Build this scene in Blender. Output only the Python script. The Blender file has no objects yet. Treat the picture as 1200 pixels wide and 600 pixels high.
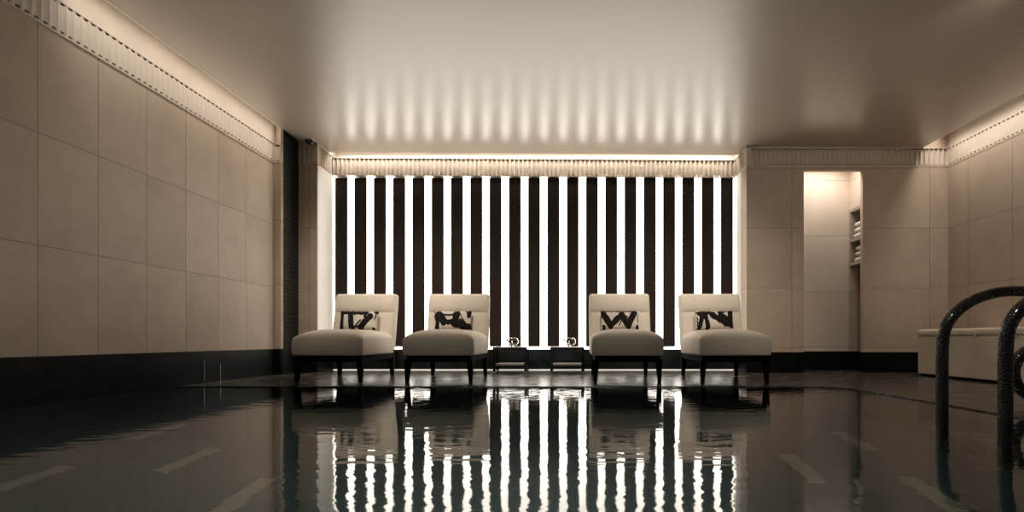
import bpy, bmesh, math, random
from mathutils import Vector
random.seed(7)
S = bpy.context.scene
C = S.collection
PI = math.pi

# ------------------------------------------------------------------ basics
CAMZ = 0.40
YP, YA, Y1 = 5.90, 6.30, 5.53          # pilaster plane, alcove back plane, end of the left wall
XL, XR = -3.365, 4.62
YB = -3.6                              # rear wall behind the camera
YN = 6.36                              # back of the niche
def ceil_z(x): return 2.776 - 0.0075 * x

def link(name, bm, mat, parent=None, smooth=False):
    me = bpy.data.meshes.new(name)
    bmesh.ops.recalc_face_normals(bm, faces=bm.faces)
    bm.to_mesh(me); bm.free()
    o = bpy.data.objects.new(name, me); C.objects.link(o)
    for m in (mat if isinstance(mat, (list, tuple)) else [mat]):
        me.materials.append(m)
    if smooth:
        for p in me.polygons: p.use_smooth = True
    if parent: o.parent = parent
    return o
def props(o, label=None, cat=None, group=None, kind=None):
    if label: o['label'] = label
    if cat: o['category'] = cat
    if group: o['group'] = group
    if kind: o['kind'] = kind
    return o
def empty(name, loc, label, cat, group=None, rz=0):
    o = bpy.data.objects.new(name, None); C.objects.link(o)
    o.location = loc; o.rotation_euler = (0, 0, rz); o.empty_display_size = .1
    return props(o, label, cat, group)
def copy_tree(o, parent=None):
    c = o.copy(); C.objects.link(c)
    if parent: c.parent = parent
    for ch in list(o.children): copy_tree(ch, c)
    return c
def box(bm, x0, x1, y0, y1, z0, z1):
    v = [bm.verts.new((x, y, z)) for z in (z0, z1) for y in (y0, y1) for x in (x0, x1)]
    for f in ((0, 1, 3, 2), (4, 6, 7, 5), (0, 4, 5, 1), (2, 3, 7, 6), (0, 2, 6, 4), (1, 5, 7, 3)):
        bm.faces.new([v[i] for i in f])
    return v
def bbox(x0, x1, y0, y1, z0, z1, bev=0):
    bm = bmesh.new(); box(bm, x0, x1, y0, y1, z0, z1)
    if bev: bmesh.ops.bevel(bm, geom=bm.edges[:], offset=bev, segments=2, affect='EDGES', profile=.6)
    return bm
def quad(bm, pts): return bm.faces.new([bm.verts.new(p) for p in pts])
def tube(bm, path, r, n=14, closed=False):
    rings = []
    N = len(path); path = [Vector(p) for p in path]
    up = None
    for i, p in enumerate(path):
        a = path[i - 1] if (i > 0 or closed) else p
        b = path[(i + 1) % N] if (i < N - 1 or closed) else p
        t = (b - a).normalized()
        if up is None:
            up = Vector((0, 1, 0)) if abs(t.y) < .9 else Vector((1, 0, 0))
        s = t.cross(up).normalized(); up = s.cross(t).normalized()
        rr = r(i / (N - 1)) if callable(r) else r
        rings.append([bm.verts.new(p + rr * (math.cos(2 * PI * k / n) * s + math.sin(2 * PI * k / n) * up)) for k in range(n)])
    for i in range(N if closed else N - 1):
        A, B = rings[i], rings[(i + 1) % N]
        for k in range(n):
            bm.faces.new((A[k], A[(k + 1) % n], B[(k + 1) % n], B[k]))
    if not closed:
        bm.faces.new(rings[0][::-1]); bm.faces.new(rings[-1])
    return bm
def lathe(bm, prof, n=32, cx=0, cy=0):
    rings = []
    for (r, z) in prof:
        if r < 1e-5: rings.append([bm.verts.new((cx, cy, z))])
        else: rings.append([bm.verts.new((cx + r * math.cos(2 * PI * k / n), cy + r * math.sin(2 * PI * k / n), z)) for k in range(n)])
    for A, B in zip(rings, rings[1:]):
        for k in range(n):
            k2 = (k + 1) % n
            if len(A) == 1 and len(B) == 1: continue
            if len(A) == 1: bm.faces.new((A[0], B[k], B[k2]))
            elif len(B) == 1: bm.faces.new((A[k], A[k2], B[0]))
            else: bm.faces.new((A[k], A[k2], B[k2], B[k]))
    return bm
def rbox(w, d, h, r, nx=20, ny=20, nz=10, fn=None):
    """rounded box centred in x and y, z 0..h; fn deforms each point"""
    bm = bmesh.new(); cache = {}
    def P(i, j, k):
        if (i, j, k) in cache: return cache[(i, j, k)]
        def sp(t, n, L):                    # denser towards the ends
            s = t / n * 2 - 1
            s = math.sin(s * PI / 2) * .45 + s * .55
            return s * L / 2
        p = Vector((sp(i, nx, w), sp(j, ny, d), sp(k, nz, h)))
        q = Vector([max(-L / 2 + r, min(L / 2 - r, c)) for c, L in zip(p, (w, d, h))])
        e = p - q
        if e.length > 1e-9: p = q + e.normalized() * min(r, max(abs(e.x), abs(e.y), abs(e.z)))
        p.z += h / 2
        if fn: p = fn(p)
        v = bm.verts.new(p); cache[(i, j, k)] = v; return v
    def face(a, b, c_, d_):
        try: bm.faces.new((a, b, c_, d_))
        except ValueError: pass
    for i in range(nx):
        for j in range(ny):
            for k in (0, nz): face(P(i, j, k), P(i + 1, j, k), P(i + 1, j + 1, k), P(i, j + 1, k))
    for i in range(nx):
        for k in range(nz):
            for j in (0, ny): face(P(i, j, k), P(i + 1, j, k), P(i + 1, j, k + 1), P(i, j, k + 1))
    for j in range(ny):
        for k in range(nz):
            for i in (0, nx): face(P(i, j, k), P(i, j + 1, k), P(i, j + 1, k + 1), P(i, j, k + 1))
    return bm

# ------------------------------------------------------------------ materials
class NT:
    def __init__(s, name):
        s.m = bpy.data.materials.new(name); s.m.use_nodes = True
        s.t = s.m.node_tree; s.b = s.t.nodes['Principled BSDF']; s.out = s.t.nodes['Material Output']
    def n(s, typ, **kw):
        nd = s.t.nodes.new(typ)
        for k, v in kw.items():
            if k in nd.inputs: nd.inputs[k].default_value = v
            else: setattr(nd, k, v)
        return nd
    def l(s, a, b): s.t.links.new(a, b)
    def math(s, op, a, b=None, c=None):
        nd = s.t.nodes.new('ShaderNodeMath'); nd.operation = op
        for i, v in enumerate((a, b, c)):
            if v is None: continue
            if isinstance(v, (int, float)): nd.inputs[i].default_value = v
            else: s.l(v, nd.inputs[i])
        return nd.outputs[0]
    def mix(s, f, a, b):
        nd = s.t.nodes.new('ShaderNodeMix'); nd.data_type = 'RGBA'
        for i, v in ((0, f), (6, a), (7, b)):
            if isinstance(v, (int, float)): nd.inputs[i].default_value = v
            elif isinstance(v, (tuple, list)): nd.inputs[i].default_value = (*v[:3], 1)
            else: s.l(v, nd.inputs[i])
        return nd.outputs[2]
    def ramp(s, v, lo, hi):
        nd = s.t.nodes.new('ShaderNodeMapRange'); nd.clamp = True
        s.l(v, nd.inputs[0]); nd.inputs[1].default_value = lo; nd.inputs[2].default_value = hi
        return nd.outputs[0]
    def noise(s, vec, scale, detail=4, rough=.55, stretch=None):
        if stretch:
            mp = s.n('ShaderNodeVectorMath', operation='MULTIPLY'); s.l(vec, mp.inputs[0]); mp.inputs[1].default_value = stretch
            vec = mp.outputs[0]
        nd = s.t.nodes.new('ShaderNodeTexNoise'); s.l(vec, nd.inputs['Vector'])
        nd.inputs['Scale'].default_value = scale; nd.inputs['Detail'].default_value = detail; nd.inputs['Roughness'].default_value = rough
        return nd.outputs['Fac']
    def bump(s, h, strength=.3, dist=.01):
        nd = s.t.nodes.new('ShaderNodeBump'); nd.inputs['Strength'].default_value = strength; nd.inputs['Distance'].default_value = dist
        s.l(h, nd.inputs['Height']); s.l(nd.outputs[0], s.b.inputs['Normal']); return nd
    def set(s, col=None, rough=None, metal=None, spec=None, **kw):
        if col is not None:
            if isinstance(col, (tuple, list)): s.b.inputs['Base Color'].default_value = (*col, 1)
            else: s.l(col, s.b.inputs['Base Color'])
        if rough is not None:
            if isinstance(rough, (int, float)): s.b.inputs['Roughness'].default_value = rough
            else: s.l(rough, s.b.inputs['Roughness'])
        if metal is not None: s.b.inputs['Metallic'].default_value = metal
        if spec is not None: s.b.inputs['Specular IOR Level'].default_value = spec
        for k, v in kw.items(): s.b.inputs[k.replace('_', ' ')].default_value = v
        return s

STONE_A, STONE_B = (.50, .39, .30), (.37, .28, .21)
def limestone(name, axis, off, per, zoff, zper, a=STONE_A, b=STONE_B, rough=.5, spec=.35, seam=.0022):
    t = NT(name)
    pos = t.n('ShaderNodeNewGeometry').outputs['Position']
    sx = t.n('ShaderNodeSeparateXYZ'); t.l(pos, sx.inputs[0])
    u, z = sx.outputs['XYZ'.index(axis)], sx.outputs[2]
    def seamd(c, o, p):
        q = t.math('DIVIDE', t.math('SUBTRACT', c, o), p)
        fr = t.math('FRACT', t.math('ADD', q, .5))
        return t.math('MULTIPLY', t.math('ABSOLUTE', t.math('SUBTRACT', fr, .5)), p), t.math('FLOOR', q)
    du, iu = seamd(u, off, per); dz, iz = seamd(z, zoff, zper)
    d = t.math('MINIMUM', du, dz)
    line = t.ramp(d, seam * 1.9, seam * .5)
    cell = t.n('ShaderNodeCombineXYZ'); t.l(iu, cell.inputs[0]); t.l(iz, cell.inputs[1])
    wn = t.n('ShaderNodeTexWhiteNoise', noise_dimensions='3D'); t.l(cell.outputs[0], wn.inputs['Vector'])
    shift = t.n('ShaderNodeVectorMath', operation='MULTIPLY_ADD'); t.l(wn.outputs['Color'], shift.inputs[0]); shift.inputs[1].default_value = (9, 9, 9); t.l(pos, shift.inputs[2])
    n1 = t.noise(shift.outputs[0], 1.6, 5, .6); n2 = t.noise(shift.outputs[0], 14, 4, .6, (1, 1, .5))
    f = t.math('ADD', t.math('MULTIPLY', n1, .75), t.math('MULTIPLY', n2, .25))
    f = t.ramp(f, .35, .68)
    f = t.math('ADD', t.math('MULTIPLY', f, .7), t.math('MULTIPLY', wn.outputs['Value'], .3))
    col = t.mix(f, a, b)
    col = t.mix(t.math('MULTIPLY', line, .75), col, (.12, .09, .065))
    h = t.math('SUBTRACT', t.math('MULTIPLY', n2, .06), line)
    t.set(col, rough, spec=spec); t.bump(h, .35, .003)
    return t.m
def plain(name, col, rough=.5, metal=0, spec=.5, nscale=None, namp=.12, bump=None, bscale=None, **kw):
    t = NT(name); t.set(col, rough, metal, spec, **kw)
    oc = t.n('ShaderNodeTexCoord').outputs['Object']
    n = t.noise(oc, nscale or 12, 4)
    dark = tuple(c * (1 - namp) for c in col); lite = tuple(min(1, c * (1 + namp)) for c in col)
    t.l(t.mix(t.ramp(n, .3, .7), dark, lite), t.b.inputs['Base Color'])
    if bump:
        t.bump(t.noise(oc, bscale or 200, 3), bump, .002)
    return t.m

M = {}
M['stone_left'] = limestone('limestone_left', 'Y', 3.063, .3945, .285, .7135)
M['stone_front'] = limestone('limestone_front', 'X', 2.716, .84, .30, .73)
M['stone_right'] = limestone('limestone_right', 'Y', 5.60, .56, .30, .73)
M['stone_niche'] = limestone('limestone_niche', 'X', 2.5, 1.6, .30, .73, (.62, .52, .42), (.50, .405, .325))
M['band'] = plain('cornice_stone', (.54, .45, .365), .5, nscale=3, namp=.06)
M['plaster'] = plain('pale_plaster', (.80, .76, .70), .55, nscale=3, namp=.04)
M['black_stone'] = plain('black_marble', (.0045, .0055, .005), .38, nscale=6, namp=.5, spec=.10)
M['lit_black_stone'] = plain('black_marble_lit', (.016, .022, .019), .3, nscale=6, namp=.5, spec=.35)  # lighter greenish copy of the black marble, its lit look put into the colour
t = NT('floor_led'); t.set((.9, .88, .84), .4); t.b.inputs['Emission Color'].default_value = (1, .90, .78, 1); t.b.inputs['Emission Strength'].default_value = .75; M['floor_led'] = t.m
# ceiling: lacquered plaster
t = NT('lacquered_ceiling'); pos = t.n('ShaderNodeNewGeometry').outputs['Position']
n = t.noise(pos, .8, 3); t.set(t.mix(n, (.40, .335, .27), (.47, .40, .33)), .40, spec=.5)
t.b.inputs['Coat Weight'].default_value = 1; t.b.inputs['Coat Roughness'].default_value = .28; t.b.inputs['Coat IOR'].default_value = 1.7
t.bump(t.noise(pos, 2.2, 2), .06, .02); M['ceiling'] = t.m
# wet dark deck
t = NT('wet_dark_marble'); pos = t.n('ShaderNodeNewGeometry').outputs['Position']
n1 = t.noise(pos, 1.3, 6, .65, (1, 2.2, 1)); n2 = t.noise(pos, 5, 5, .6, (.7, 2.5, 1))
vein = t.ramp(t.math('ABSOLUTE', t.math('SUBTRACT', n1, .5)), .03, .0)
col = t.mix(t.ramp(n2, .3, .7), (.014, .013, .011), (.058, .050, .040))
col = t.mix(t.math('MULTIPLY', vein, .4), col, (.14, .12, .10))
sx = t.n('ShaderNodeSeparateXYZ'); t.l(pos, sx.inputs[0])
fx = t.math('MULTIPLY', t.math('ABSOLUTE', t.math('SUBTRACT', t.math('FRACT', t.math('DIVIDE', t.math('ADD', sx.outputs[0], 1.94), .84)), .5)), .84)
fy = t.math('MULTIPLY', t.math('ABSOLUTE', t.math('SUBTRACT', t.math('FRACT', t.math('DIVIDE', t.math('SUBTRACT', sx.outputs[1], 4.62), .9)), .5)), .9)
ln = t.ramp(t.math('MINIMUM', t.math('SUBTRACT', .42, fx), t.math('SUBTRACT', .45, fy)), .004, .001)
col = t.mix(t.math('MULTIPLY', ln, .8), col, (.004, .004, .004))
t.set(col, t.math('ADD', .10, t.math('MULTIPLY', n2, .28)), spec=.5)
t.bump(t.noise(pos, 16, 3, .5, (.5, 1.5, 1)), .10, .01); M['deck'] = t.m
# water
t = NT('pool_water'); pos = t.n('ShaderNodeNewGeometry').outputs['Position']
w1 = t.noise(pos, 3.5, 2, .5, (.6, 1.5, 1)); w2 = t.noise(pos, 11, 2, .5, (.55, 1.3, 1))
t.set((.86, .96, .95), .042); t.b.inputs['Transmission Weight'].default_value = 1; t.b.inputs['IOR'].default_value = 1.333
t.bump(t.math('ADD', t.math('MULTIPLY', w1, .35), t.math('MULTIPLY', w2, .75)), .09, .02); M['water'] = t.m
# pool lining with pale tile bars
t = NT('dark_mosaic'); pos = t.n('ShaderNodeNewGeometry').outputs['Position']
br = t.n('ShaderNodeTexBrick'); t.l(pos, br.inputs['Vector']); br.inputs['Scale'].default_value = 14
br.offset = 0; br.inputs['Color1'].default_value = (.022, .060, .064, 1); br.inputs['Color2'].default_value = (.030, .075, .080, 1)
br.inputs['Mortar'].default_value = (.012, .02, .02, 1); br.inputs['Mortar Size'].default_value = .02; br.inputs['Row Height'].default_value = .5
t.set(br.outputs['Color'], .35); M['mosaic'] = t.m
M['pale_tile'] = plain('pale_mosaic', (.21, .22, .18), .4, nscale=20)
# dark fabric slats
t = NT('dark_ribbed_fabric'); pos = t.n('ShaderNodeNewGeometry').outputs['Position']
n1 = t.noise(pos, 10, 3, .6, (.3, .3, 22)); n2 = t.noise(pos, 2, 2)
t.set(t.mix(t.math('ADD', t.math('MULTIPLY', n1, .6), t.math('MULTIPLY', n2, .4)), (.015, .011, .009), (.045, .034, .028)), .85, spec=.06)
t.bump(n1, .15, .002); M['slat'] = t.m
t = NT('black_louvre'); pos = t.n('ShaderNodeNewGeometry').outputs['Position']
t.set((.007, .0065, .0065), .35, spec=.4)
w = t.n('ShaderNodeTexWave', wave_type='BANDS', bands_direction='Z'); w.inputs['Scale'].default_value = 12; t.l(pos, w.inputs['Vector'])
t.bump(w.outputs['Fac'], .6, .006); M['louvre'] = t.m
# backlit opal panels
t = NT('backlit_opal'); t.set((.9, .88, .84), .4)
t.b.inputs['Emission Color'].default_value = (1, .93, .83, 1); t.b.inputs['Emission Strength'].default_value = 6.0
M['opal'] = t.m
t = NT('led_cove'); t.set((.9, .88, .84), .4)
t.b.inputs['Emission Color'].default_value = (1, .90, .76, 1); t.b.inputs['Emission Strength'].default_value = 4
M['led'] = t.m
M['fabric'] = plain('cream_upholstery', (.68, .59, .49), .85, spec=.15, nscale=5, namp=.05, bump=.25, bscale=260)
M['fabric'].node_tree.nodes['Principled BSDF'].inputs['Sheen Weight'].default_value = .25
M['wood'] = plain('espresso_wood', (.005, .004, .003), .8, spec=.08, nscale=8, namp=.4)
M['cushion'] = plain('cream_linen', (.66, .60, .52), .9, spec=.1, bump=.3, bscale=300)
M['ink'] = plain('black_ink', (.012, .009, .008), .8, spec=.15, bump=.3, bscale=300)
M['table_black'] = plain('black_lacquer', (.012, .013, .012), .22, spec=.5)
M['table_top'] = plain('table_top_stone', (.24, .24, .22), .3, nscale=9)
M['table_pad'] = plain('taupe_leather', (.17, .145, .125), .5)
M['brass'] = plain('brushed_metal', (.45, .40, .34), .3, metal=1)
M['towel'] = plain('towelling', (.74, .67, .58), .95, spec=.05, nscale=60, namp=.1, bump=.6, bscale=180)
M['shelf'] = plain('shelf_taupe', (.34, .28, .215), .5)
M['dark_stone'] = plain('dark_grey_stone', (.06, .05, .04), .5, nscale=2)
M['void'] = plain('dark_unlit_recess', (.055, .04, .03), .6)  # dark colour stands in for the lack of light below the shelf
M['bench'] = plain('beige_leather', (.42, .335, .26), .5, nscale=3)
M['bench_pad'] = plain('beige_pad', (.50, .41, .325), .55, nscale=4)
M['wax'] = plain('white_wax', (.8, .75, .66), .5)
M['cam'] = plain('black_plastic', (.01, .01, .01), .3)
t = NT('clear_glass'); t.set((.72, .71, .69), .02); t.b.inputs['Transmission Weight'].default_value = 1; t.b.inputs['IOR'].default_value = 1.45; M['glass'] = t.m
t = NT('dark_leaf_etching'); t.set((.05, .045, .04), .3); M['leaf'] = t.m
t = NT('candle_flame'); t.set((1, .7, .4), .5); t.b.inputs['Emission Color'].default_value = (1, .72, .42, 1); t.b.inputs['Emission Strength'].default_value = 9; M['flame'] = t.m
# beaded black rail
t = NT('beaded_black_metal'); oc = t.n('ShaderNodeTexCoord').outputs['Object']
v = t.n('ShaderNodeTexVoronoi'); v.inputs['Scale'].default_value = 95; t.l(oc, v.inputs['Vector'])
hgt = t.ramp(v.outputs['Distance'], .62, .12)
t.set((.006, .0055, .005), .2, spec=.6); t.bump(hgt, 1.0, .014); M['rail'] = t.m

# ------------------------------------------------------------------ room shell
def struct(name, bm, mat, smooth=False):
    return props(link(name, bm, mat, smooth=smooth), kind='structure')
ZT = 3.02                                # top of the light slots
DE = 4.15                                # front edge of the far deck
XE = 2.33                                # inner edge of the right deck
# deck: far strip + right strip with a rounded inner corner, built as an extruded outline
def prism(pts, z0, z1):
    bm = bmesh.new()
    lo = [bm.verts.new((x, y, z0)) for x, y in pts]; hi = [bm.verts.new((x, y, z1)) for x, y in pts]
    bm.faces.new(lo[::-1]); bm.faces.new(hi)
    for i in range(len(pts)):
        j = (i + 1) % len(pts); bm.faces.new((lo[i], lo[j], hi[j], hi[i]))
    return bm
arc = [(XE - .32 + .32 * math.sin(a), DE - .32 + .32 * math.cos(a)) for a in [i * PI / 2 / 10 for i in range(11)]]
outline = [(XL, DE)] + arc + [(XE, YB), (XR + .3, YB), (XR + .3, 6.9), (XL, 6.9)]
struct('floor', prism(outline, -1.35, 0), M['deck'])
# left wall: cut out above the water down into the pool
def wallbox(name, x0, x1, y0, y1, z0, z1, mat): return struct(name, bbox(x0, x1, y0, y1, z0, z1), mat)
def multi(name, boxes, mat):
    bm = bmesh.new()
    for b in boxes: box(bm, *b)
    return struct(name, bm, mat)
multi('wall_left', [(XL - .15, XL, YB, Y1, .294, 2.415), (XL - .15, XL - .06, YB, Y1, 2.4155, 2.6445), ], M['stone_left'])
multi('wall_left_upper', [(XL - .15, XL, YB, Y1, 2.645, ZT)], M['band'])
multi('wall_left_return', [(XL - .15, -3.297, Y1, Y1 + .05, .294, 2.415), (XL - .15, -3.297, Y1, Y1 + .05, 2.645, ZT)], M['stone_front'])
wallbox('baseboard_left', XL - .15, XL + .004, YB, Y1, -.06, .294, M['black_stone'])
wallbox('baseboard_left_return', XL - .15, -3.293, Y1 - .004, Y1 + .05, -.002, .294, M['black_stone'])
multi('trim_seam_glints', [(XL + .0045, XL + .008, 4.448, 4.452, .02, .21), (XL + .0045, XL + .008, 4.658, 4.662, .001, .16)], M['brass'])  # metal strips added to stand in for bright glints on the base seams
# black louvred panel
bm = bmesh.new()
z = .0
while z < 2.80:
    box(bm, -3.45, -3.297 - .004, Y1 + .05, YP, z, min(z + .044, 2.80)); box(bm, -3.45, -3.297 - .012, Y1 + .05, YP, z + .044, min(z + .05, 2.805)); z += .05
struct('wall_louvre_panel', bm, M['louvre'])
multi('wall_front_left', [(-3.45, -3.073, YP, YP + .2, .27, 2.535), (-3.45, -3.13, YP + .06, YP + .2, 2.5355, 2.7845), (-3.45, -3.073, YP, YP + .2, 2.785, ZT)], M['stone_front'])
wallbox('baseboard_front_left', -3.45, -3.069, YP - .004, YP + .4, 0, .27, M['black_stone'])
# alcove
wallbox('wall_alcove_left', -3.27, -3.13, YP + .2, YA + .2, .27, ZT, M['plaster'])
multi('wall_alcove_right', [(2.169, 2.28, YP + .012, YA + .2, .25, 2.53), (2.225, 2.28, YP + .06, YA + .2, 2.5305, 2.7515), (2.169, 2.28, YP + .012, YA + .2, 2.752, ZT)], M['plaster'])
multi('wall_alcove_reveal', [(-3.13, -3.071, YP + .012, YA + .06, .28, 2.535), (-3.13, -3.071, YP + .012, YA + .06, 2.785, ZT)], M['plaster'])
wallbox('wall_alcove_back', -3.27, 2.28, YA + .06, YA + .2, 0, ZT, M['plaster'])
wallbox('baseboard_alcove', -3.07, 2.165, YA - .008, YA + .06, .014, .275, M['lit_black_stone'])
fl = link('floor_light', bbox(-3.07, 2.165, YA - .004, YA + .03, .001, .0125), M['floor_led'])
props(fl, 'thin glowing light line along the floor under the alcove base', 'light strip')
# right section with the niche opening
NX0, NX1, NZ = 2.861, 3.58, 2.462
bm = bmesh.new()
box(bm, 2.164, NX0, YP, YP + .2, .247, 2.515)
box(bm, NX1, XR + .15, YP, YP + .05, .247, 2.515)
box(bm, NX0, NX1, YP, YP + .05, NZ, 2.515)
box(bm, 2.225, NX0, YP + .06, YP + .2, 2.5155, 2.7415)
box(bm, NX0, XR + .15, YP + .06, YP + .075, 2.5155, 2.7415)
box(bm, 2.164, XR + .15, YP, YP + .05, 2.742, ZT)
struct('wall_front_right', bm, M['stone_front'])
bm = bmesh.new()
box(bm, 2.16, NX0 + .002, YP - .004, YP + .46, -.001, .247); box(bm, NX1 - .002, XR, YP - .004, YP + .05, -.001, .247)
struct('baseboard_front_right', bm, M['black_stone'])
wallbox('wall_niche_back', 2.2, 4.6, YN, YN + .12, .247, ZT, M['stone_niche'])
wallbox('baseboard_niche', NX0, 4.6, YN - .006, YN + .1, 0, .247, M['black_stone'])
wallbox('wall_niche_left', 2.4, NX0, YP + .2, YN, .247, ZT, M['stone_niche'])
multi('wall_right', [(XR, XR + .15, YB, YP, .0, 2.515), (XR + .06, XR + .15, YB, YP, 2.5155, 2.7415), ], M['stone_right'])
multi('wall_right_upper', [(XR, XR + .15, YB, YP, 2.742, ZT)], M['band'])
wallbox('wall_rear', XL - .15, XR + .15, YB - .15, YB, -.01, ZT, M['dark_stone'])
# ceiling (thin gap at both sides for the light slots), and the slot tops
def ceil_piece(bm, x0, x1, y0, y1, th=.05):
    v = []
    for dz in (0, th):
        for (x, y) in ((x0, y0), (x1, y0), (x1, y1), (x0, y1)):
            v.append(bm.verts.new((x, y, ceil_z(x) + dz)))
    for f in ((0, 1, 2, 3), (7, 6, 5, 4), (0, 4, 5, 1), (1, 5, 6, 2), (2, 6, 7, 3), (3, 7, 4, 0)):
        bm.faces.new([v[i] for i in f])
bm = bmesh.new()
ceil_piece(bm, -3.265, 4.30, YB, YP)
ceil_piece(bm, -3.075, 2.165, YP, YA - .115)
struct('ceiling', bm, M['ceiling'])
wallbox('ceiling_upper', XL - .15, XR + .15, YB - .15, 6.9, ZT, ZT + .1, M['plaster'])
wallbox('ceiling_niche', NX0, 4.6, YP + .078, YN, 2.74, 2.80, M['plaster'])
wallbox('trim_1', -3.29, -3.265, YB, Y1, 2.80, 2.86, M['plaster'])
wallbox('trim_2', 4.30, 4.32, YB, YP, ceil_z(4.3), ceil_z(4.3) + .06, M['plaster'])

# ------------------------------------------------------------------ fluted cornices
def fluted(name, o, du, dn, L, z0, z1, p, D=.016, pocket=.045, margin=.012, dot=.55, mat=None, zslope=0):
    """scalloped band: starts at o, runs along du, faces dn"""
    bm = bmesh.new(); o = Vector(o); du = Vector(du); dn = Vector(dn); up = Vector((0, 0, 1))
    n = max(1, round(L / p)); p = L / n; K = 8
    rows = [(z0, 'f'), (z0 + margin, 'f'), (z0 + margin, 'p'), (z0 + margin + .017, 'p'), (z0 + margin + .017, 'c'),
            (z1 - margin - .017, 'c'), (z1 - margin - .017, 'p'), (z1 - margin, 'p'), (z1 - margin, 'f'), (z1, 'f')]
    grid = []
    for z, kd in rows:
        r = []
        for i in range(n * K + 1):
            tt = (i % K) / K; s = math.sin(PI * tt)
            d = 0
            if kd == 'c': d = D * s ** .8
            if kd == 'p': d = pocket if abs(tt - .5) < dot / 2 else (D * s ** .8)
            r.append(bm.verts.new(o + du * (i * p / K) - dn * d + up * (z + zslope * i * p / K)))
        grid.append(r)
    for a, b in zip(grid, grid[1:]):
        for i in range(n * K): bm.faces.new((a[i], a[i + 1], b[i + 1], b[i]))
    # solid backing: top, bottom and ends
    B = [bm.verts.new(o + du * s - dn * (pocket + .01) + up * (z + zslope * s)) for s, z in ((0, z0), (L, z0), (L, z1), (0, z1))]
    g0, g1 = grid[0], grid[-1]
    for i in range(n * K):
        pass
    bm.faces.new([B[0], B[1]] + g0[::-1]); bm.faces.new([B[3], B[2]] + g1[::-1]); bm.faces.new(B)
    bm.faces.new([B[0]] + [g[0] for g in grid] + [B[3]]); bm.faces.new([B[1]] + [g[-1] for g in grid] + [B[2]])
    return struct(name, bm, mat or M['band'])
PR = .003
fluted('trim_3', (XL + PR, -1.5, 0), (0, 1, 0), (1, 0, 0), Y1 + 1.5 - PR, 2.415, 2.645, .052, D=.003, dot=.42)
fluted('trim_4', (XL, Y1 - PR, 0), (1, 0, 0), (0, -1, 0), .066, 2.42, 2.64, .066, D=.006)
fluted('trim_5', (-3.297, YP - PR, 0), (1, 0, 0), (0, -1, 0), .229, 2.535, 2.785, .057, D=.02, dot=.3)
fluted('trim_6', (-3.068, YP - PR, 0), (0, 1, 0), (1, 0, 0), .36, 2.535, 2.785, .06, D=.012, dot=.3)
fluted('trim_7', (2.160, YA, 0), (0, -1, 0), (-1, 0, 0), .40, 2.53, 2.752, .06, D=.012, dot=.3)
fluted('trim_8', (-3.066, YA - .022, 0), (1, 0, 0), (0, -1, 0), 5.222, 2.535, 2.768, .0575, D=.02, dot=.3, zslope=-.006)
fluted('trim_9', (2.160, YP - PR, 0), (1, 0, 0), (0, -1, 0), 2.46, 2.515, 2.742, .0565, D=.02, dot=.5)
fluted('trim_10', (XR - PR, YP - PR, 0), (0, -1, 0), (-1, 0, 0), 6.5, 2.515, 2.742, .052, D=.003, dot=.42)

# ------------------------------------------------------------------ backlit screen in the alcove
scr = empty('backlit_wall_screen', (-.45, YA + .03, .275), 'glowing alcove wall of white light panels between tall dark vertical slats', 'light screen')
def child(name, bm, mat, par, label=None, smooth=False):
    """parts are given in world coordinates and moved under their (unrotated) parent"""
    bmesh.ops.translate(bm, verts=bm.verts, vec=-par.location)
    o = link(name, bm, mat, par, smooth); 
    if label: o['label'] = label
    return o
px = lambda x: (x - 667) / 90.0
z0s, z1s = .285, 2.53
child('back_panel', bbox(-3.07, 2.16, YA + .036, YA + .058, .277, z1s), M['plaster'], scr)
slats = []
for i in range(21):
    xs = px(392.9 + 22.6 * i); slats.append((xs, xs + .156))
edges = [-3.066] + [v for s in slats for v in s] + [2.158]
for i in range(0, len(edges), 2):
    a, b = edges[i], edges[i + 1]
    child('light_panel', bbox(a, b, YA + .012, YA + .034, z0s, z1s), M['opal'], scr)
for (a, b) in slats:
    child('slat', bbox(a, b, YA - .006, YA + .034, .312, 2.505), M['slat'], scr)
child('light_strip', bbox(-3.066, 2.158, YA - .006, YA + .010, .277, .300), M['opal'], scr)
# cove light above the alcove cornice
cov = link('cove_light', bbox(-3.05, 2.14, YA - .113, YA - .100, 2.822, 2.835), M['led'])
props(cov, 'thin glowing cove light line above the fluted alcove cornice', 'cove light')

# ------------------------------------------------------------------ niche shelving
X0 = 3.68
sh = empty('wall_shelf', (X0, 6.1, 1.37), 'built-in taupe two-tier shelf holding folded towels in lit doorway', 'shelf')
ys0, ys1 = YP + .06, YN - .006
child('shelf_board', bbox(X0, X0 + .42, ys0, ys1, 1.365, 1.40, .002), M['shelf'], sh)
child('shelf_board', bbox(X0, X0 + .42, ys0, ys1, 1.67, 1.705, .002), M['shelf'], sh)
child('shelf_board', bbox(X0, X0 + .42, ys0, ys1, 2.06, 2.095, .002), M['shelf'], sh)
child('back_panel', bbox(X0 + .42, X0 + .44, ys0, ys1, 1.365, 2.095), M['shelf'], sh)
child('side_panel', bbox(X0 + .002, X0 + .42, ys1 - .02, ys1 - .001, 1.40, 2.06), M['shelf'], sh)
wallbox('wall_niche_right', X0, 4.2, YP + .05, YN, 2.096, 2.74, M['stone_niche'])
wallbox('wall_niche_lower', X0 + .30, 4.2, YP + .05, YN, 0, 1.36, M['void'])
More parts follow.
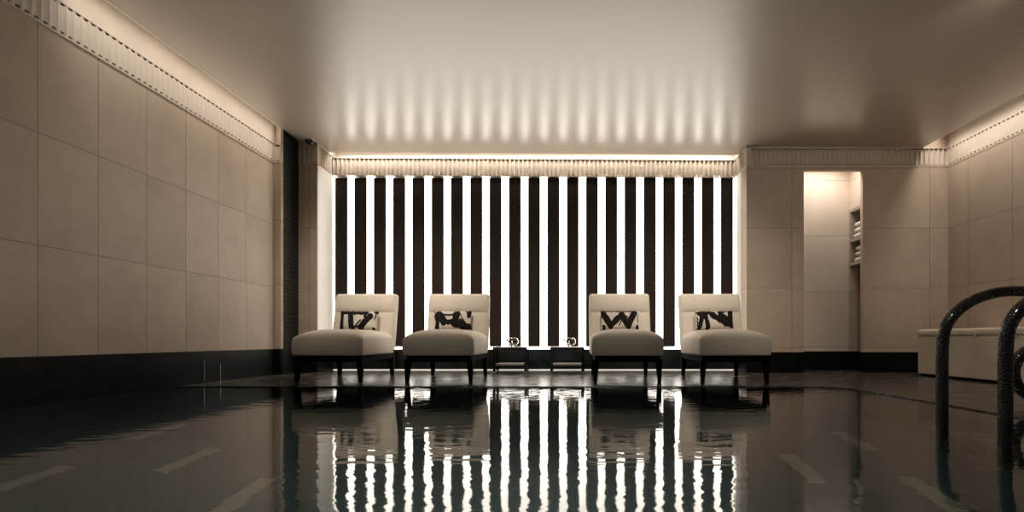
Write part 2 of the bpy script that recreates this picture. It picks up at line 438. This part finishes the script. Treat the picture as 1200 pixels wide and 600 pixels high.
def towel_mesh():
    bm = bmesh.new(); L = .26
    # folded towel: a flattened spiral profile with a rounded fold facing -x, long axis y
    prof = []
    h = .034
    for k in range(13):
        a = PI / 2 + PI * k / 12
        prof.append((.045 + .045 * math.cos(a), h * math.sin(a)))
    prof += [(.27, -h * .94), (.285, -h * .6), (.28, -h * .08), (.27, 0), (.28, h * .08), (.285, h * .6), (.27, h * .94)]
    rings = []
    ny = 10
    for j in range(ny + 1):
        v = j / ny; y = -L / 2 + L * v
        s = min(1, (1 - abs(2 * v - 1) ** 6) ** .5 * .25 + .78)
        rings.append([bm.verts.new((x + .004 * math.sin(9 * y + x * 20), y, (z * s) + h + .002 * math.sin(23 * y))) for x, z in prof])
    n = len(prof)
    for A, B in zip(rings, rings[1:]):
        for k in range(n): bm.faces.new((A[k], A[(k + 1) % n], B[(k + 1) % n], B[k]))
    bm.faces.new(rings[0][::-1]); bm.faces.new(rings[-1])
    return bm
base = None
for tier, zb, nm in ((0, 1.7065, 'upper'), (1, 1.4015, 'lower')):
    for k in range(3):
        lab = '%s folded cream towel of three on the %s doorway shelf' % (('bottom', 'middle', 'top')[k], nm)
        if base is None:
            base = link('folded_towel', towel_mesh(), M['towel'], smooth=True); o = base
        else:
            o = base.copy(); C.objects.link(o)
        o.location = (X0 + .008 + random.uniform(0, .012) + .02 * tier, 6.17 - .012 * k, zb + k * .0715)
        o.rotation_euler = (0, 0, random.uniform(-.03, .03))
        props(o, lab, 'towel', 'folded towels on the %s shelf' % nm)

# ------------------------------------------------------------------ bench
bn = empty('bench', (3.9, 3.2, 0), 'long beige bench with padded top along the right wall', 'bench')
child('plinth', bbox(3.91, 4.60, .9, 5.37, 0, .028), M['wood'], bn, 'thin dark recessed plinth')
child('body', bbox(3.885, 4.612, .88, 5.39, .028, .435, .004), M['bench'], bn)
def bpad(y0, y1):
    bm = rbox(.745, y1 - y0, .078, .033, 12, 30, 8)
    bmesh.ops.translate(bm, verts=bm.verts, vec=(4.243, (y0 + y1) / 2, .434)); return bm
for a, b in ((.88, 2.38), (2.385, 3.885), (3.89, 5.40)):
    child('seat_pad', bpad(a, b), M['bench_pad'], bn, smooth=True)
for y in (4.62, 5.05, 4.2, 3.7, 3.2):
    bm = bmesh.new(); lathe(bm, [(0, -.008), (.012, -.006), (.016, 0), (.012, .006), (0, .008)], 12)
    for v in bm.verts: v.co = Vector((3.872 + v.co.z, y + v.co.x, .432 + v.co.y))
    child('button', bm, M['bench_pad'], bn, smooth=True)

# ------------------------------------------------------------------ chairs
def seat_bm():
    W, D, H = .662, .80, .16
    def fn(p):
        tz = max(0, min(1, (p.z - .03) / (H - .05)))
        u = min(1, abs(p.x) / (W / 2)); yf = p.y + D / 2
        v = max(0, 1 - yf / .30)
        e = max(0, 1 - u ** 3.0) * max(0, 1 - v ** 2.5)
        q = p.copy(); q.z += .094 * e ** .48 * tz ** 1.2
        bul = .006 * math.sin(PI * min(1, p.z / H))
        q.x += bul * p.x / (W / 2); q.y -= bul * max(0, -p.y / (D / 2))
        q.y += D / 2; q.z += .25
        return q
    return rbox(W, D, H, .016, 40, 40, 14, fn)
def back_bm():
    W, T, H = .665, .125, .625
    def fn(p):
        q = p.copy(); z = p.z + .285
        u = min(1, abs(p.x) / (W / 2))
        if p.y < 0:
            e = (1 - u ** 8)
            if z > .704:
                t_ = min(1, (z - .704) / .205)
                b = .040 * (math.sin(PI * min(1, t_ * 1.0)) ** .55 if t_ < .999 else 0)
            else:
                t_ = min(1, (.704 - z) / .3); b = .018 * (1 - (1 - t_) ** 10)
            q.y -= b * (.35 + .65 * e) * (-p.y / (T / 2))
        q.y += .775 + T / 2 + (z - .48) * .20
        q.z = z
        q.x *= 1 + .008 * math.sin(PI * (z - .285) / .62)
        return q
    return rbox(W, T, H, .03, 30, 10, 90, fn)
def leg_bm(x, y, sx, sy):
    bm = bmesh.new()
    a, b = .030, .016
    lo = [bm.verts.new((x + sx * .008 + i * b, y + sy * .008 + j * b, 0)) for i, j in ((-1, -1), (1, -1), (1, 1), (-1, 1))]
    hi = [bm.verts.new((x + i * a, y + j * a, .215)) for i, j in ((-1, -1), (1, -1), (1, 1), (-1, 1))]
    bm.faces.new(lo[::-1]); bm.faces.new(hi)
    for i in range(4): bm.faces.new((lo[i], lo[(i + 1) % 4], hi[(i + 1) % 4], hi[i]))
    bmesh.ops.bevel(bm, geom=bm.edges[:], offset=.003, segments=2, affect='EDGES')
    return bm
ch = empty('lounge_chair', (0, 0, 0), 'x', 'chair', 'cream slipper chairs in front of the lit screen')
link('seat', seat_bm(), M['fabric'], ch, True)
link('backrest', back_bm(), M['fabric'], ch, True)
fb = bbox(-.30, .30, .03, .88, .190, .252, .004); box(fb, -.30, .30, .885, .915, .165, .285); link('frame', fb, M['wood'], ch)
for (x, y, sx, sy) in ((-.292, .04, -1, -1), (.292, .04, 1, -1), (-.285, .86, -1, 1), (.285, .86, 1, 1)):
    link('leg', leg_bm(x, y, sx, sy), M['wood'], ch)
spots = [(-2.262, 4.52, 0, 'leftmost cream slipper chair, beside the black louvred column'),
         (-1.225, 4.52, 0, 'cream slipper chair second from left, just left of the side tables'),
         (.545, 4.50, -.012, 'cream slipper chair third from left, just right of the side tables'),
         (1.549, 4.50, -.01, 'rightmost cream slipper chair, beside the beige stone wall')]
chairs = []
for i, (x, y, rz, lab) in enumerate(spots):
    o = ch if i == 0 else copy_tree(ch)
    o.location = (x, y, 0); o.rotation_euler = (0, 0, rz); o['label'] = lab; chairs.append(o)

# pillows: brush strokes are patches of black cloth in the weave of the face
def seg(px_, py_, a):
    x0, y0, x1, y1, w = a
    dx, dy = x1 - x0, y1 - y0; L2 = dx * dx + dy * dy
    t_ = 0 if L2 == 0 else max(0, min(1, ((px_ - x0) * dx + (py_ - y0) * dy) / L2))
    return math.hypot(px_ - x0 - t_ * dx, py_ - y0 - t_ * dy) - w * 1.3
P1 = [(215,322,495,320,17),(232,330,238,500,17),(325,340,352,500,22),(495,325,478,360,12),(535,355,440,480,25),(440,400,395,455,7),(578,300,592,312,14),(588,330,582,385,4),(572,482,575,500,12),(380,470,460,475,8)]
P2 = [(212,300,210,322,7),(262,325,246,500,18),(262,335,255,360,30),(290,350,320,425,28),(310,345,425,345,8),(320,425,430,418,22),(455,330,440,440,28),(430,440,575,470,28),(500,400,575,470,14),(490,330,530,410,4),(577,312,582,360,14),(545,308,595,308,5),(215,350,232,400,8)]
P3 = [(225,335,312,470,25),(312,470,425,370,24),(430,360,490,470,24),(495,470,560,345,26),(225,328,575,326,6),(400,470,442,400,5),(245,480,250,500,14),(590,475,590,500,12),(607,350,602,440,3),(480,380,505,405,6)]
P4 = [(265,362,330,360,20),(290,370,258,500,17),(318,370,345,500,17),(330,352,405,358,14),(390,375,520,455,22),(450,342,535,342,6),(480,370,565,445,24),(582,350,590,455,24),(602,345,602,350,14),(520,468,605,478,15),(232,335,236,360,3),(240,400,238,480,4)]
def pillow_bm(strokes, x0, x1, y0, y1):
    W, H, T = .415, .212, .055
    bm = bmesh.new(); nx, nz = 110, 72
    def pt(i, k, side):
        u, v = i / nx * 2 - 1, k / nz * 2 - 1
        e = max(0, (1 - u ** 4) * (1 - v ** 4))
        th = T * e ** .5
        # edges pull in between the corners, small ears at the corners
        x = u * W / 2 * (1 - .035 * (1 - v * v)); z = v * H / 2 * (1 - .05 * (1 - u * u))
        return (x, side * th - (.004 * math.sin(u * 7 + v * 3) * e), z)
    F = [[bm.verts.new(pt(i, k, -1)) for i in range(nx + 1)] for k in range(nz + 1)]
    Bk = [[F[k][i] if (i in (0, nx) or k in (0, nz)) else bm.verts.new(pt(i, k, 1)) for i in range(nx + 1)] for k in range(nz + 1)]
    for k in range(nz):
        for i in range(nx):
            f = bm.faces.new((F[k][i], F[k][i + 1], F[k + 1][i + 1], F[k + 1][i]))
            u = (i + .5) / nx; v = 1 - (k + .5) / nz
            X = x0 + u * (x1 - x0); Yy = y0 + v * (y1 - y0) + 3 * math.sin(u * 40)
            if min(seg(X, Yy, s) for s in strokes) < 2.5 * math.sin(X * .21) * math.sin(Yy * .17): f.material_index = 1
            bm.faces.new((Bk[k][i], Bk[k + 1][i], Bk[k + 1][i + 1], Bk[k][i + 1]))
    return bm
pil = [(P1, 200, 602, 293, 495, -.012, .03, 'rounded loop between strokes'),
       (P2, 203, 602, 293, 495, -.035, -.01, 'dark blot at right'),
       (P3, 215, 612, 315, 505, .0, .0, 'zigzag crossing strokes'),
       (P4, 225, 618, 328, 510, .012, .0, 'arch-like stroke at left')]
where = ['leftmost chair', 'second chair from left', 'third chair from left', 'rightmost chair']
for (st, a, b, c_, d_, dx, tw, desc), chx, wh in zip(pil, chairs, where):
    o = link('lumbar_pillow', pillow_bm(st, a, b, c_, d_), [M['cushion'], M['ink']], None, True)
    o.location = (chx.location.x + dx, chx.location.y + .716, .607)
    o.rotation_euler = (-.20, tw * .8, 0)
    props(o, 'black and cream pillow on the %s, %s' % (wh, desc), 'pillow', 'black brushstroke pillows on the chairs')

# ------------------------------------------------------------------ side tables and glass bowls
tb = empty('side_table', (0, 0, 0), 'x', 'table', 'low black side tables')
W, D, H = .205, .15, .312
link('tabletop', bbox(-W, W, -D, D, H - .010, H, .002), M['table_top'], tb)['label'] = 'thin grey top surface'
bm = bmesh.new(); box(bm, -W, W, -D, D, H - .038, H - .0105); link('top_frame', bm, M['table_black'], tb)
for sx in (-1, 1):
    for sy in (-1, 1):
        x, y = sx * (W - .017), sy * (D - .017)
        l = link('leg', bbox(x - .0155, x + .0155, y - .0155, y + .0155, .018, H - .038, .002), M['table_black'], tb)
        bm = bmesh.new(); lathe(bm, [(0, 0), (.011, 0), (.013, .006), (.010, .018), (0, .018)], 14, x, y)
        link('foot', bm, M['brass'], l, True)['label'] = 'small metal foot'
link('shelf', bbox(-W + .034, W - .034, -D + .004, D - .004, .088, .112, .006), M['table_pad'], tb)['label'] = 'taupe padded lower shelf'
bm = bmesh.new(); 
box(bm, -W + .026, W - .026, -D + .002, -D + .02, .052, .0815); box(bm, -W + .026, W - .026, D - .02, D - .002, .052, .0815)
box(bm, -W + .004, -W + .026, -D + .026, D - .026, .052, .0815); box(bm, W - .026, W - .004, -D + .026, D - .026, .052, .0815)
link('lower_frame', bm, M['table_black'], tb)
tspots = [(-.709, 5.93, 'left of the two low black side tables between the chairs'), (-.022, 5.93, 'right of the two low black side tables between the chairs')]
tables = []
for i, (x, y, lab) in enumerate(tspots):
    o = tb if i == 0 else copy_tree(tb)
    o.location = (x, y, 0); o['label'] = lab; tables.append(o)
bw = empty('glass_bowl', (0, 0, 0), 'x', 'bowl', 'round glass candle bowls')
R = .082
outer = [(0, .0), (.034, .0), (.037, .004), (.034, .012)] + [(R * math.cos(a), .066 + .058 * math.sin(a)) for a in [(-58 + 108 * k / 14) * PI / 180 for k in range(15)]]
inner = [(r - .0025 if r > .01 else r, z) for r, z in outer[4:][::-1]] + [(0, .018)]
bm = bmesh.new(); lathe(bm, outer + inner, 40)
gl = link('bowl', bm, M['glass'], bw, True)
bm = bmesh.new()
random.seed(3)
for k in range(16):       # etched leaves wrapped on the glass
    a0 = k * 2 * PI / 16 + random.uniform(-.1, .1); z0_ = .066 + random.uniform(-.02, .02)
    pts = []
    ang = random.uniform(-.9, .9)
    for q in range(8):
        s = q / 8 * 2 * PI; lx, lz = .019 * math.cos(s), .007 * math.sin(s)
        dx = lx * math.cos(ang) - lz * math.sin(ang); dz = lx * math.sin(ang) + lz * math.cos(ang)
        zz = z0_ + dz; rr = R * math.sqrt(max(0, 1 - ((zz - .066) / .058) ** 2)) + .0012
        aa = a0 + dx / R; pts.append(bm.verts.new((rr * math.cos(aa), rr * math.sin(aa), zz)))
    bm.faces.new(pts)
link('leaf_pattern', bm, M['leaf'], bw)['label'] = 'dark leaf pattern around the glass'
bm = bmesh.new(); lathe(bm, [(0, .019), (.026, .019), (.027, .021), (.027, .040), (.024, .042), (0, .040)], 24)
cd = link('candle', bm, M['wax'], bw, True)
bm = bmesh.new(); lathe(bm, [(0, .042), (.005, .047), (.006, .052), (.003, .062), (0, .070)], 12)
link('flame', bm, M['flame'], cd, True)
for i, (tbl, side) in enumerate(zip(tables, ('left', 'right'))):
    o = bw if i == 0 else copy_tree(bw)
    o.location = (tbl.location.x + (.012, .022)[i], 5.90, H + .0005); o['label'] = 'clear round glass candle bowl standing on the %s side table' % side

# ------------------------------------------------------------------ pool rails
def rail_path():
    p = []
    for k in range(14): p.append((0, 0, -1.0 + 1.39 * k / 14))
    cx, cz = .43, .39
    for k in range(29):
        a = PI - PI * k / 28; p.append((cx + .43 * math.cos(a), 0, cz + .30 * math.sin(a)))
    # comes down on the far side, curls along the deck and up into a ring
    X1 = .86
    for k in range(1, 5): p.append((X1 - .004 * k, 0, cz - .04 * k))
    c = (.62, .21)
    for k in range(1, 44):
        s = k / 43; a = 0 - s * 1.72 * PI
        r1 = .225 * (1 - s) ** .6 + .0
        rx = .225 - .075 * s ** .7; rz = .18 - .035 * s ** .7
        p.append((c[0] - .065 * s ** .7 * .6 + rx * math.cos(a), 0, c[1] - .0 + rz * math.sin(a)))
    return p
def smooth_path(pts, step=.012):
    P_ = [Vector(q) for q in pts]; out = []
    for it in range(3):
        P_ = [P_[0]] + [(P_[i - 1] + 2 * P_[i] + P_[i + 1]) / 4 for i in range(1, len(P_) - 1)] + [P_[-1]]
    for a, b in zip(P_, P_[1:]):
        n = max(1, int((b - a).length / step))
        for k in range(n): out.append(a.lerp(b, k / n))
    return out + [P_[-1]]
rp = smooth_path(rail_path())
for i, (x, y, lab) in enumerate(((2.2, 2.854, 'black beaded pool handrail, the left and farther of the pair'), (2.2, 2.44, 'black beaded pool handrail, the right and nearer one at the frame edge'))):
    if i == 0:
        bm = bmesh.new(); tube(bm, rp, .031, 20)
        r0 = link('pool_handrail', bm, M['rail'], None, True); o = r0
    else:
        o = r0.copy(); C.objects.link(o)
    o.location = (x, y, 0); props(o, lab, 'handrail', 'pool ladder handrails')

# ------------------------------------------------------------------ security camera
sc_ = empty('security_camera', (-3.11, 5.80, ceil_z(-3.1)), 'tiny black dome camera on the ceiling above the left pilaster', 'camera')
bm = bmesh.new(); lathe(bm, [(0, 0), (.052, 0), (.052, -.006), (.046, -.010), (0, -.010)], 24); link('mount', bm, M['plaster'], sc_, True)
bm = bmesh.new(); lathe(bm, [(.046, -.0105), (.047, -.026), (.040, -.048), (.024, -.062), (0, -.068)], 24); link('dome', bm, M['cam'], sc_, True)

# ------------------------------------------------------------------ pool
bm = bmesh.new()
PZ = -1.3
box(bm, XL - .1, XE, YB, DE - .03, PZ - .05, PZ)
box(bm, XL - .1, XL, YB, DE - .03, PZ, -.061)
box(bm, XL - .1, XE, YB - .1, YB, PZ, -.02)
struct('pool_basin', bm, M['mosaic'])
wallbox('pool_wall', XL, XE, DE - .055, DE - .03, PZ, -.05, M['black_stone'])
bm = bmesh.new()
for (x, y, L, w) in ((-2.16, 2.75, .4, .09), (-1.61, 2.40, .4, .09), (-2.75, 3.24, .4, .09), (-2.63, 2.35, .4, .09), (1.87, 3.18, .4, .09), (1.34, 2.80, .4, .09), (1.78, 2.36, .4, .09)):
    box(bm, x - w / 2, x + w / 2, y - L / 2, y + L / 2, PZ, PZ + .004)
struct('trim_11', bm, M['pale_tile'])
bm = bmesh.new()
quad(bm, [(XL, YB, -.008), (XE, YB, -.008), (XE, DE - .02, -.008), (XL, DE - .02, -.008)])
props(link('pool_water', bm, M['water']), 'dark still pool water reflecting the glowing striped wall', 'water', kind='stuff')

# ------------------------------------------------------------------ lights
def area(name, loc, sx, sy, energy, col, rot=(0, 0, 0), spread=None):
    l = bpy.data.lights.new(name, 'AREA'); l.shape = 'RECTANGLE'; l.size = sx; l.size_y = sy; l.energy = energy; l.color = col
    if spread: l.spread = spread
    o = bpy.data.objects.new(name, l); C.objects.link(o); o.location = loc; o.rotation_euler = rot
    return o
WARM = (1, .91, .80); PALE = (1, .94, .86)
area('slot_light', (-3.29, 4.35, 2.97), .04, 2.3, 9.5, PALE, spread=.85)
area('slot_light', (4.42, 5.05, 2.97), .10, 1.6, 11, PALE, spread=1.9)
area('cove_lamp', (-.45, YA - .075, 2.85), 5.1, .03, 22, PALE, (.15, 0, 0), 2.6)
area('niche_light', (3.25, 6.05, 2.725), .6, .08, 8.5, (1, .97, .94), (0, 0, 0), 2.6)
for (lx, ly, tx, ty, tz, en) in ((1.3, 1.4, 3.2, 3.6, .3, 130), (2.9, 2.9, 3.0, 6.1, 1.7, 75)):  # added unseen spots: highlights on rails and bench, fill on the right-hand wall
    l = bpy.data.lights.new('overhead_spot', 'SPOT'); l.energy = en; l.color = WARM; l.spot_size = 1.35; l.spot_blend = 1; l.shadow_soft_size = .04
    o = bpy.data.objects.new('overhead_spot', l); C.objects.link(o); o.location = (lx, ly, 2.74)
    d = Vector((tx, ty, tz)) - o.location; o.rotation_euler = d.to_track_quat('-Z', 'Y').to_euler()
# recessed ceiling downlights above the chairs, beyond the top of the frame
for x in (-2.3, -1.2, .55, 1.6):
    l = bpy.data.lights.new('overhead_spot', 'SPOT'); l.energy = 180; l.color = WARM; l.spot_size = 1.0; l.spot_blend = 1; l.shadow_soft_size = .05
    o = bpy.data.objects.new('overhead_spot', l); C.objects.link(o); o.location = (x, 3.25, 2.74)
    d = Vector((x, 6.0, .7)) - o.location; o.rotation_euler = d.to_track_quat('-Z', 'Y').to_euler()
# added unseen lamp behind the camera that brightens the pool floor
area('underwater_fill', (-.5, -3.4, -.55), 4.0,  .3, 150.0, (.95, .95, .85), (PI / 2 - .45, 0, 0), .9)

w = bpy.data.worlds.new('world'); S.world = w; w.use_nodes = True
w.node_tree.nodes['Background'].inputs[0].default_value = (.02, .017, .014, 1); w.node_tree.nodes['Background'].inputs[1].default_value = .3

# ------------------------------------------------------------------ camera
cam = bpy.data.cameras.new('camera'); co = bpy.data.objects.new('camera', cam); C.objects.link(co)
co.location = (0, 0, CAMZ); co.rotation_euler = (PI / 2, 0, 0)
cam.sensor_width = 36; cam.lens = 567 / 1200 * 36
cam.shift_x = (600 - 667) / 1200; cam.shift_y = (398 - 300) / 1200
cam.clip_start = .02
S.camera = co
vs = S.view_settings
vs.view_transform = 'Standard'; vs.look = 'None'; vs.exposure = 0; vs.gamma = 1; vs.use_curve_mapping = False
S.cycles.max_bounces = 8; S.cycles.transmission_bounces = 8; S.cycles.glossy_bounces = 6; S.cycles.diffuse_bounces = 5
S.cycles.sample_clamp_indirect = 6
